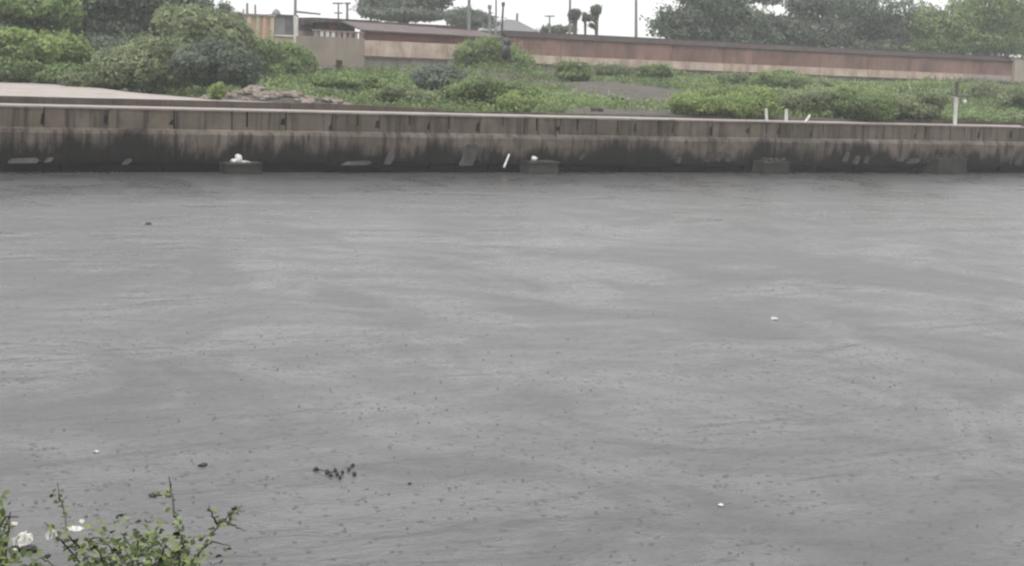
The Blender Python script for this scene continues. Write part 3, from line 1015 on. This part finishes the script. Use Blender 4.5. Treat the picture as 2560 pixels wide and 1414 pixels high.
# on the slope
G = 'shrubs on the slope below the compound wall'
plant('climbing_bush', 'tall bush climbing over the wall beside the hanging black bag', 'shrub', 37, [(1150, 90, 1250, 180), (1190, 108, 1340, 200), (1160, 150, 1345, 230)], L['leaf_mid'], 11000, .24, False, G)
plant('low_shrub', 'grey green low shrub under the shed plinth, left of the climbing bush', 'shrub', None, [(1030, 165, 1150, 235), (1080, 185, 1200, 250)], L['leaf_grey'], 4500, .2, False, G)
plant('low_shrub', 'mid green weedy shrub below the climbing bush', 'shrub', None, [(1130, 195, 1260, 262), (1200, 205, 1340, 268)], L['leaf_mid'], 6000, .18, False, G)
plant('low_shrub', 'pale green weeds behind the kerb below the climbing bush', 'shrub', None, [(1255, 228, 1345, 280)], L['leaf_lime'], 2500, .14, False, G)
plant('low_shrub', 'spreading green weeds in front of the block house', 'shrub', None, [(780, 180, 930, 225), (880, 185, 1040, 235)], L['leaf_mid'], 5500, .18, False, G)
plant('low_shrub', 'light green weeds behind the kerb below the shed', 'shrub', None, [(930, 215, 1060, 258), (1010, 225, 1130, 264)], L['leaf_olive'], 4000, .16, False, G)
plant('low_shrub', 'fresh green shrub at the foot of the red wall, left of the bare slope', 'shrub', None, [(1395, 155, 1470, 205)], L['leaf_mid'], 2500, .2, False, G)
plant('low_shrub', 'flat green shrub at the wall foot above the bare grey slope', 'shrub', None, [(1500, 160, 1580, 195)], L['leaf_olive'], 1800, .2, False, G)
plant('low_shrub', 'rounded green shrub at the wall foot, right of the bare slope', 'shrub', None, [(1605, 162, 1680, 204)], L['leaf_mid'], 2400, .2, False, G)
plant('low_shrub', 'olive green shrub at the wall foot above the lime weeds', 'shrub', None, [(1800, 184, 1870, 214)], L['leaf_olive'], 1800, .18, False, G)
plant('low_shrub', 'larger green shrub at the wall foot above the white posts', 'shrub', None, [(1900, 176, 2010, 222)], L['leaf_mid'], 3200, .2, False, G)
plant('low_shrub', 'small olive shrub at the wall foot between two leafy ones', 'shrub', None, [(2015, 200, 2070, 222)], L['leaf_olive'], 1000, .18, False, G)
plant('lime_weeds', 'bright lime green weeds on the slope left of the white posts', 'shrub', None, [(1670, 228, 1790, 292), (1760, 232, 1880, 294), (1840, 225, 1940, 290)], L['leaf_lime'], 8000, .16, False, G)
plant('low_shrub', 'mid green weeds higher up the slope above the lime weeds', 'shrub', None, [(1760, 215, 1960, 250)], L['leaf_mid'], 4500, .18, False, G)
plant('low_shrub', 'dull green weeds behind the tilted white stub', 'shrub', None, [(1960, 225, 2110, 290)], L['leaf_olive'], 5000, .16, False, G)
plant('low_shrub', 'tall green weeds halfway between the tilted stub and the marker pole', 'shrub', None, [(2085, 218, 2210, 300)], L['leaf_mid'], 5000, .17, False, G)
plant('low_shrub', 'olive weeds just left of the marker pole', 'shrub', None, [(2200, 232, 2370, 300)], L['leaf_olive'], 5500, .17, False, G)
plant('low_shrub', 'round olive shrub at the wall foot right of the marker pole', 'shrub', None, [(2440, 208, 2500, 246)], L['leaf_olive'], 1600, .2, False, G)
plant('low_shrub', 'olive shrub at the right edge below the beige pier', 'shrub', None, [(2520, 215, 2600, 275)], L['leaf_olive'], 2600, .2, False, G)
# right trees beyond the wall
plant('dense_tree', 'dark dense tree, leftmost beyond the red wall, with sky showing through', 'tree', 62, [(1640, 10, 1780, 110), (1690, -60, 1860, 70), (1780, 0, 1900, 115), (1655, 50, 1760, 118), (1700, 20, 1880, 122), (1760, 60, 1930, 124)], L['leaf_dark'], 12000, .36, x_base=1770)
plant('dense_tree', 'dark tree with ragged top beyond the middle of the red wall', 'tree', 66, [(1880, 30, 2010, 120), (1850, -70, 1950, 20), (1960, -60, 2080, 60), (2000, 40, 2110, 125), (1890, 40, 2080, 128)], L['leaf_grey'], 11000, .36, x_base=1970)
plant('dense_tree', 'dark green tree filling the sky above the right part of the wall', 'tree', 70, [(2080, -60, 2200, 100), (2150, 20, 2320, 130), (2060, 50, 2180, 130), (2110, 0, 2330, 134), (2060, 90, 2320, 140)], L['leaf_dark'], 12000, .38, x_base=2150)
plant('pale_tree', 'pale green spreading tree in the top right corner', 'tree', 64, [(2300, 10, 2440, 130), (2390, -60, 2520, 110), (2470, -20, 2640, 120), (2350, 70, 2560, 136), (2320, 30, 2600, 140), (2290, 96, 2460, 146), (2420, 96, 2600, 150)], L['leaf_mid'], 14000, .36, x_base=2450)
plant('round_tree', 'hazy grey green round tree above the shed roof', 'tree', 96, [(895, -40, 1040, 56), (980, -60, 1125, 54), (900, 10, 1120, 60)], L['leaf_grey'], 9000, .42, x_base=1010)
plant('low_tree', 'hazy low tree crown right of the round tree, behind the tall dark pole', 'tree', 105, [(1110, 22, 1200, 70), (1150, 32, 1240, 74)], L['leaf_grey'], 3500, .4, x_base=1160)
plant('low_tree', 'small hazy tree crown just left of the lopped trees', 'tree', 90, [(1355, 66, 1430, 84)], L['leaf_grey'], 900, .35, x_base=1390)


def lopped(px, y0, y1, wb, wt, label, branches=()):
    v = 56.0
    a, b = at(px, y1, v), at(px, y0, v)
    s = scale_at(px, y1, v)
    zg = float(ground_h(a[0], v))
    r = thing('lopped_tree', (a[0], v, zg), label, 'tree', 'lopped trees behind the wall')
    ym = y0 + (y1 - y0) * .45
    m_ = at(px, ym, v)
    MB().tube([(a[0], v, zg - .1), (a[0], v, a[1]), (m_[0], v, m_[1]), (b[0], v, b[1] - .3)], [wb * .5 * s, wb * .42 * s, wb * .5 * s, wt * .34 * s], 9).part('trunk', M['bark'], r)
    blobs = [(b[0] + dx * s * wt * .3, v + dy, b[1] - wt * .34 * s + dz, wt * .32 * s, wt * .32 * s, wt * .36 * s) for dx, dy, dz in [(-1.0, 0, .2), (.95, .1, .25), (0, -.2, .1), (.4, .2, .3), (-.5, .1, -.15)]]
    for x1_, y1_, x2_, y2_ in branches:
        p0, p1 = at(x1_, y1_, v), at(x2_, y2_, v)
        MB().tube([(p0[0], v, p0[1]), (p1[0], v - .1, p1[1])], [.14, .1], 6).part('branch', M['bark'], r)
        blobs.append((p1[0], v - .1, p1[1], .22, .22, .2))
    q, t = blob_leaves(blobs, 900, .2)
    q = q - np.array([a[0], v, zg])
    o = bpy.data.objects.new('crown', quad_mesh('crown', q, t, M['leaf_grey']))
    COL.objects.link(o)
    o.parent = r.ob


lopped(1437, 34, 84, 13, 30, 'left lopped tree with a broad knobbly head above the red wall')
lopped(1463, 44, 86, 7, 10, 'thin lopped stem between two thicker lopped trees', [(1461, 46, 1470, 48)])
lopped(1491, 24, 90, 10, 26, 'right lopped tree with a square tufted head and stub branches', [(1490, 56, 1473, 46), (1490, 74, 1478, 66)])

# black bag hanging in the bush
u, z = at(1247, 128, 36.2)
mb = MB()
mb.lump((u, 35.2, z), (.42, .3, .55), 12, amp=.2)
mb.lump((u + .1, 35.2, z + .65), (.3, .2, .3), 13, amp=.25)
mb.single('black_bag', M['black_plastic'], (u, 35.2, z), 'black plastic bag caught in the climbing bush', 'bag', smooth=True)

# rubble on the slope
r = thing('rubble_mound', (MOUNDS[0][0], 5.5, 2.9), 'grey brown rubble mound on the right end of the platform', 'rubble')
for i in range(34):
    du, dv = random.gauss(0, 1.2), random.gauss(0, .8)
    s = random.uniform(.12, .3)
    uu, vv_ = MOUNDS[0][0] + du, 5.3 + dv
    MB().lump((uu, vv_, float(ground_h(uu, vv_)) + s * .3), (s * 1.3, s, s * .7), i, 8, 5, .3).part('stone', M['rubble'], r)
r = thing('rubble_heap', (MOUNDS[1][0], 4.0, 2.8), 'brown heap of stones behind the kerb right of the mound', 'rubble')
for i in range(22):
    uu, vv_ = MOUNDS[1][0] + random.gauss(0, 1.6), 3.7 + random.gauss(0, .5)
    s = random.uniform(.1, .24)
    MB().lump((uu, vv_, float(ground_h(uu, max(2.7, vv_))) + s * .3), (s * 1.4, s, s * .6), 60 + i, 8, 5, .3).part('stone', M['rubble'], r)
for px, py, v0, s, lab in [(1390, 240, 13, .3, 'pale grey slab lying at the left edge of the bare slope'), (1545, 238, 14, .22, 'small pale block on the bare grey slope'),
                           (1492, 275, 4.5, .2, 'pale stone on the brown earth just behind the kerb'), (1430, 200, 30, .3, 'pale slab on the upper bare slope near the wall foot'),
                           (1640, 208, 32, .25, 'pale stone at the top of the slope right of a bare patch'), (1930, 240, 18, .18, 'small grey stone among weeds above the white posts')]:
    u, _z = at(px, py, v0)
    z = float(ground_h(u, v0))
    MB().box(u - s * 1.3, u + s * 1.3, v0 - s, v0 + s, z - .1, z + s * .9, s * .2).single('stone_block', M['pale_slab'], (u, v0, z), lab, 'stone', 'pale stones on the slope')

# grass and low weeds covering the slope: too many to count
n = 42000
gu, gv_ = rng.uniform(4, 112, n), 2.7 + (rng.uniform(0, 1, n) ** 1.3) * 39
gz = ground_h(gu, gv_)
gden = np.full(n, .62)
for a_, b_, ru, rv, s in BARE:
    gden = gden - s * np.exp(-((gu - a_) / ru) ** 2 - ((gv_ - b_) / rv) ** 2)
onplat = (gu < 13) & (gv_ < 30)
keep = (gden + .35 * wob(gu * 1.7, gv_ * 1.7) + rng.uniform(-.25, .25, n) > .25) & ~onplat
gu, gv_, gz = gu[keep], gv_[keep], gz[keep]
k = len(gu)
hgt = rng.uniform(.1, .42, k) * (1 + .5 * wob(gu, gv_))
hgt = np.clip(hgt * .75, .05, .4)
ang = rng.uniform(0, 6.28, k)
lean = rng.normal(size=(k, 2)) * .35
wid = rng.uniform(.04, .12, k)
base = np.stack([gu, gv_, gz - .03], -1)
side = np.stack([np.cos(ang), np.sin(ang), np.zeros(k)], -1) * wid[:, None]
tip = base + np.stack([lean[:, 0] * hgt, lean[:, 1] * hgt, hgt], -1)
q = np.stack([base - side * .5, base + side * .5, tip + side * .55, tip - side * .35], 1)
tone = np.clip(.45 + .28 * wob(gu * .6, gv_ * .6) + rng.normal(size=k) * .15, 0, 1)
o = bpy.data.objects.new('grass', quad_mesh('grass', q, tone, M['grass']))
COL.objects.link(o)
o.location, o.rotation_euler = A0, (0, 0, ANG)
tag(o, kind='stuff')
n = 11000
cu_, cv_ = rng.uniform(4, 112, n), 3.0 + (rng.uniform(0, 1, n) ** 1.2) * 38
den = np.full(n, .5)
for a_, b_, ru, rv, s in BARE:
    den = den - s * np.exp(-((cu_ - a_) / ru) ** 2 - ((cv_ - b_) / rv) ** 2)
keep = (den + .4 * wob(cu_ * .8 + 5, cv_ * 1.1) + rng.uniform(-.3, .3, n) > .3) & ~((cu_ < 13) & (cv_ < 30))
cu_, cv_ = cu_[keep], cv_[keep]
k = len(cu_)
per = 16
rad = rng.uniform(.16, .6, k) * (1 + .5 * (cv_ < 14) * rng.uniform(0, 1, k)) * (1 + .3 * wob(cu_ * .5, cv_ * .5))
d = rng.normal(size=(k, per, 3))
d[..., 2] = np.abs(d[..., 2]) * .8
d /= np.linalg.norm(d, axis=2, keepdims=True)
pos_ = np.stack([cu_, cv_, ground_h(cu_, cv_)], -1)[:, None, :] + d * (np.abs(rad)[:, None, None] * rng.uniform(.5, 1.1, size=(k, per, 1)))
nr_ = d + rng.normal(size=d.shape) * .5
nr_[..., 2] += .4
nr_ /= np.linalg.norm(nr_, axis=2, keepdims=True)
tn_ = np.clip(np.repeat(.5 + .4 * wob(cu_ * .35 + 2, cv_ * .4) + rng.normal(size=k) * .2, per) + rng.normal(size=k * per) * .12, 0, 1)
o = bpy.data.objects.new('weeds', quad_mesh('weeds', leaf_quads(pos_.reshape(-1, 3), nr_.reshape(-1, 3), rng.uniform(.12, .26, k * per)), tn_, M['leaf_mid']))
COL.objects.link(o)
o.location, o.rotation_euler = A0, (0, 0, ANG)
tag(o, kind='stuff')

# ------------------------------------------------------------------ the near bank: bush, litter
bush_root = onz(330, 1500, 1.5)
BR = near(300, 1560, 7.6)
BR.z = 1.6
bs = thing('bank_bush', tuple(BR), 'small leaved green bush with bare twigs at the lower left', 'bush', frame=False)
branches = [  # photo pixels, distance, leaf density per 10 px
    ([(300, 1560), (250, 1440), (200, 1370), (165, 1330), (158, 1270), (143, 1205)], 7.7, .35),
    ([(290, 1560), (210, 1420), (140, 1335), (112, 1305)], 7.6, .6),
    ([(310, 1560), (360, 1440), (330, 1370), (300, 1330)], 7.4, 1.9),
    ([(310, 1560), (330, 1420), (270, 1360), (222, 1352)], 7.5, 1.6),
    ([(320, 1560), (400, 1440), (380, 1370), (350, 1332)], 7.3, 2.2),
    ([(320, 1560), (420, 1430), (430, 1380), (400, 1345)], 7.5, 1.8),
    ([(320, 1560), (450, 1430), (470, 1385), (452, 1335), (440, 1290)], 7.7, .75),
    ([(330, 1560), (470, 1420), (505, 1370), (530, 1330), (560, 1300), (605, 1262)], 7.8, .5),
    ([(505, 1370), (530, 1352), (575, 1363)], 7.8, .1),
    ([(548, 1310), (530, 1290), (522, 1262)], 7.8, .3),
    ([(560, 1300), (590, 1312), (610, 1325)], 7.8, .05),
    ([(320, 1560), (300, 1450), (260, 1400), (210, 1385)], 7.2, 2.4),
    ([(320, 1560), (280, 1460), (250, 1380), (235, 1362)], 7.0, 2.6),
    ([(320, 1560), (330, 1430), (345, 1350), (330, 1322)], 7.2, 2.6),
    ([(320, 1560), (390, 1430), (410, 1370), (385, 1350)], 7.1, 2.6),
    ([(320, 1560), (440, 1450), (450, 1400), (425, 1372)], 7.0, 2.6),
    ([(320, 1560), (470, 1460), (500, 1410), (470, 1398)], 7.3, 2.0),
    ([(320, 1560), (380, 1480), (420, 1410), (480, 1395)], 7.2, 1.6),
    ([(320, 1560), (340, 1470), (330, 1410), (310, 1370)], 7.1, 2.2),
    ([(310, 1560), (180, 1450), (120, 1400), (95, 1395)], 7.4, .9),
    ([(200, 1370), (230, 1345), (262, 1342)], 7.7, .5),
    ([(440, 1290), (425, 1225), (422, 1190)], 8.3, .15),
    ([(425, 1240), (400, 1236), (382, 1238)], 8.3, .25),
]
leaf_spots = []
for pts, dep, den in branches:
    P3 = []
    for i, (x, y) in enumerate(pts):
        P3.append(near(x, y, dep + .25 * math.sin(i * 1.7 + dep * 9)) if i or y < 1500 else BR + Vector((random.uniform(-.1, .1), random.uniform(-.1, .1), 0)))
    fine = []
    for i in range(len(P3) - 1):
        for s in range(4):
            fine.append(P3[i].lerp(P3[i + 1], s / 4) + Vector([random.uniform(-.006, .006) for _ in range(3)]) * (1 if s else 0))
    fine.append(P3[-1])
    nn = len(fine)
    MB().tube(fine, [.006 * (1 - i / nn) + .0014 for i in range(nn)], 5).part('stem', M['twig'], bs)
    for i in range(len(pts) - 1):
        L_ = math.dist(pts[i], pts[i + 1])
        if pts[i][1] > 1480:
            continue
        for k in range(int(L_ / 10 * den * (4.6 if den < .8 else 3.3) + random.random())):
            leaf_spots.append((P3[i].lerp(P3[i + 1], random.random()), .010 if den < .8 else .055, den < .8))
leaf_meshes = []
for k in range(5):
    # a leaflet with a folded midrib
    w = random.uniform(.34, .5)
    vs_ = [(0, 0, 0), (.3, w * .8, .06), (.3, 0, 0), (.3, -w * .8, .06), (.65, w, .05), (.65, 0, -.02), (.65, -w, .05), (1, 0, -.08)]
    fs_ = [(0, 2, 1), (0, 3, 2), (1, 2, 5, 4), (2, 3, 6, 5), (4, 5, 7), (5, 6, 7)]
    mb = MB()
    mb.add(vs_, fs_, (k + .5) / 5)
    leaf_meshes.append(mb.mesh('leaf', M['leaf_bush']))
random.shuffle(leaf_spots)
extra = MB()
for i, (p_, spread, dark_) in enumerate(leaf_spots):
    pos = p_ + Vector([random.gauss(0, spread) for _ in range(3)])
    sz = random.uniform(.022, .04)
    rot = Vector((random.gauss(0, .5), random.gauss(0, .5), random.uniform(0, 6.28)))
    if i < 290:
        o = bpy.data.objects.new('leaf', random.choice(leaf_meshes[:2] if dark_ else leaf_meshes))
        COL.objects.link(o)
        o.parent = bs.ob
        o.location = pos - BR
        o.rotation_euler = rot
        o.scale = (sz, sz, sz)
    else:
        from mathutils import Euler
        Rm = Euler(rot).to_matrix()
        extra.add([pos + Rm @ (Vector(q_) * sz) for q_ in vs_], fs_, random.random())
if extra.v:
    o = extra.part('leaves', M['leaf_bush'], bs)
    o['kind'] = 'stuff'

# clump at the frame's left edge, closer
LR = near(-40, 1560, 6.6)
LR.z = 1.9
ls = thing('edge_bush', tuple(LR), 'blurred olive bush cut by the left edge at the bottom', 'bush', frame=False)
pos = []
for k in range(260):
    x = random.gauss(-22, 26)
    y = random.uniform(1225, 1480)
    if x > 22 + (y - 1225) * .12 or y < 1240:
        continue
    pos.append(near(x, y, 6.6 + random.gauss(0, .25)))
for k in range(110):
    pos.append(near(random.uniform(-20, 105), random.uniform(1385, 1500), 6.7 + random.gauss(0, .2)))
extra = MB()
for p_ in pos:
    from mathutils import Euler
    Rm = Euler((random.gauss(0, .6), random.gauss(0, .6), random.uniform(0, 6.28))).to_matrix()
    sz = random.uniform(.03, .05)
    extra.add([p_ + Rm @ (Vector(q_) * sz) for q_ in vs_], fs_, random.uniform(.2, .8))
o = extra.part('leaves', M['leaf_bush'], ls)
o['kind'] = 'stuff'
for k in range(7):
    MB().tube([LR + Vector((random.uniform(-.1, .1), 0, 0)), near(random.uniform(-60, 10), 1420, 6.6), near(random.uniform(-30, 30), random.uniform(1240, 1330), 6.6)], [.012, .007, .002], 5).part('stem', M['twig'], ls)
MB().tube([near(-10, 1330, 6.6), near(15, 1290, 6.6), near(48, 1291, 6.6)], [.006, .005, .002], 5).part('stem', M['twig'], ls)


def scrap(name, px, py, dep, wpx, hpx, label, seed, mat='white_cloth', ridges=3):
    """a crumpled sheet of plastic or foam"""
    rr = random.Random(seed)
    c = near(px, py, dep)
    s = dep / F
    nx, ny = 9, 6
    vs_, fs2 = [], []
    for j in range(ny + 1):
        for i in range(nx + 1):
            a_, b_ = i / nx - .5, j / ny - .5
            fold = math.sin(i * ridges * .7 + seed) * .18 + rr.uniform(-.03, .03)
            edge = 1 - .5 * abs(2 * a_) ** 3 * abs(2 * b_)
            vs_.append((c.x + a_ * wpx * .85 * s * edge + rr.uniform(-.0015, .0015), c.y - (b_ * .7 + fold * 1.2) * hpx * s, c.z - b_ * hpx * s * edge * .75 + fold * .25 * hpx * s + rr.uniform(-.1, .1) * hpx * s))
    for j in range(ny):
        for i in range(nx):
            q0 = j * (nx + 1) + i
            fs2.append((q0, q0 + 1, q0 + nx + 2, q0 + nx + 1))
    mb = MB()
    mb.add(vs_, fs2)
    o = mb.single(name, M[mat], tuple(c), label, 'litter', 'white litter on the near bank', frame=False, smooth=False)
    sol = o.modifiers.new('thick', 'SOLIDIFY')
    sol.thickness = .003
    return o


scrap('plastic_sheet', 58, 1350, 7.0, 62, 46, 'largest crumpled white plastic sheet, above dark lumps at lower left', 1)
scrap('plastic_scrap', 36, 1309, 7.1, 24, 10, 'small white scrap above the largest crumpled sheet', 2)
scrap('plastic_scrap', 128, 1336, 7.5, 36, 26, 'twisted white scrap caught at the fork of the bare twig', 3)
scrap('plastic_scrap', 187, 1320, 7.6, 56, 14, 'long flat white strip right of the bare twig', 4)
scrap('plastic_scrap', 204, 1302, 7.65, 14, 10, 'tiny white scrap just above the long flat strip', 5)
scrap('plastic_scrap', 374, 1401, 7.0, 34, 20, 'white scrap among the bush leaves at the bottom edge', 6)
c = near(38, 1374, 6.95)
MB().lump(c, (.028, .03, .02), 4, amp=.25).single('dark_lump', M['dark_debris'], tuple(c), 'left dark lump under the crumpled white sheet', 'litter', frame=False, smooth=True)
c = near(72, 1372, 6.95)
MB().lump(c, (.035, .03, .018), 5, amp=.25).single('dark_lump', M['dark_debris'], tuple(c), 'right dark lump under the crumpled white sheet', 'litter', frame=False, smooth=True)
c = near(37, 1375, 6.88)
MB().lump(c, (.011, .011, .010), 6, amp=.2).single('plastic_scrap', M['white_cloth'], tuple(c), 'small round white scrap on the left dark lump', 'litter', frame=False, smooth=True)

# ------------------------------------------------------------------ floating things
def afloat(px, py):
    return onz(px, py, 0.0)


c0 = afloat(835, 1182)
fl = thing('floating_twigs', tuple(c0), 'loose cluster of dark twigs and leaves floating in the near water', 'debris', frame=False)
for k, (x, y, rx) in enumerate([(790, 1173, .035), (818, 1180, .03), (827, 1188, .022), (838, 1176, .02), (842, 1186, .02), (850, 1194, .018), (856, 1181, .018), (872, 1174, .02), (881, 1164, .026), (886, 1185, .028)]):
    c = afloat(x, y)
    MB().lump((c.x, c.y, .012), (rx, rx * 1.6, .022), k + 40, 9, 6, .3).part('leaf_lump', M['dark_debris'], fl, True)
for (x0, y0), (x1, y1) in [((786, 1172), (830, 1190)), ((835, 1170), (852, 1196)), ((868, 1180), (886, 1160)), ((818, 1181), (846, 1186))]:
    a, b = afloat(x0, y0), afloat(x1, y1)
    MB().tube([(a.x, a.y, .01), ((a.x + b.x) / 2, (a.y + b.y) / 2, .03), (b.x, b.y, .012)], .006, 5).part('twig', M['dark_debris'], fl)
for px, py, rx, mat, lab in [(1024, 1208, .032, 'dark_debris', 'single dark round lump floating right of the twig cluster'),
                             (241, 1129, .045, 'white_cloth', 'white scrap floating above the bush at the lower left'),
                             (508, 1162, .07, 'pale_slab', 'pale flat scrap floating left of the twig cluster'),
                             (1802, 1262, .05, 'white_cloth', 'bright white scrap floating alone at lower right'),
                             (1936, 797, .12, 'white_cloth', 'tiny white scrap floating far out in the middle of the river'),
                             (371, 560, .15, 'dark_debris', 'tiny dark speck floating far out at the left'),
                             (382, 1238, .07, 'dark_debris', 'dark ragged clump floating behind the bush twigs')]:
    c = afloat(px, py)
    rx *= .7
    MB().lump((c.x, c.y, .008), (rx, rx * 1.3, rx * .35), px, 9, 6, .3).single('floating_scrap', M[mat], tuple(c), lab, 'debris', frame=False, smooth=True)

# raindrop splashes: short spikes and rims thrown up all over the near water
sp = MB()
rr = random.Random(3)
for k in range(2500):
    y = 14.5 + 40 * rr.random() ** 1.7
    x = rr.uniform(-.40, .40) * y
    if wob(x * 1.6 + 3, y * .7) + rr.uniform(-.9, .9) < -.1:
        continue
    s = .25 + .95 * rr.random() ** 2.0
    h_, w_ = .022 * s, .014 * s
    ring = []
    for i in range(6):
        a_ = i * math.pi / 3
        ring.append((math.cos(a_), math.sin(a_)))
    vs2 = [(x + c_ * w_ * 1.7, y + d_ * w_ * 1.7, -.001) for c_, d_ in ring] + [(x + c_ * w_ * .9, y + d_ * w_ * .9, h_ * .55) for c_, d_ in ring] + [(x, y, h_)]
    fs2 = [(i, (i + 1) % 6, (i + 1) % 6 + 6, i + 6) for i in range(6)] + [(i + 6, (i + 1) % 6 + 6, 12) for i in range(6)]
    sp.add(vs2, fs2)
sp.single('raindrop_splashes', M['splash'], (0, 0, 0), kind='stuff', frame=False, smooth=True)
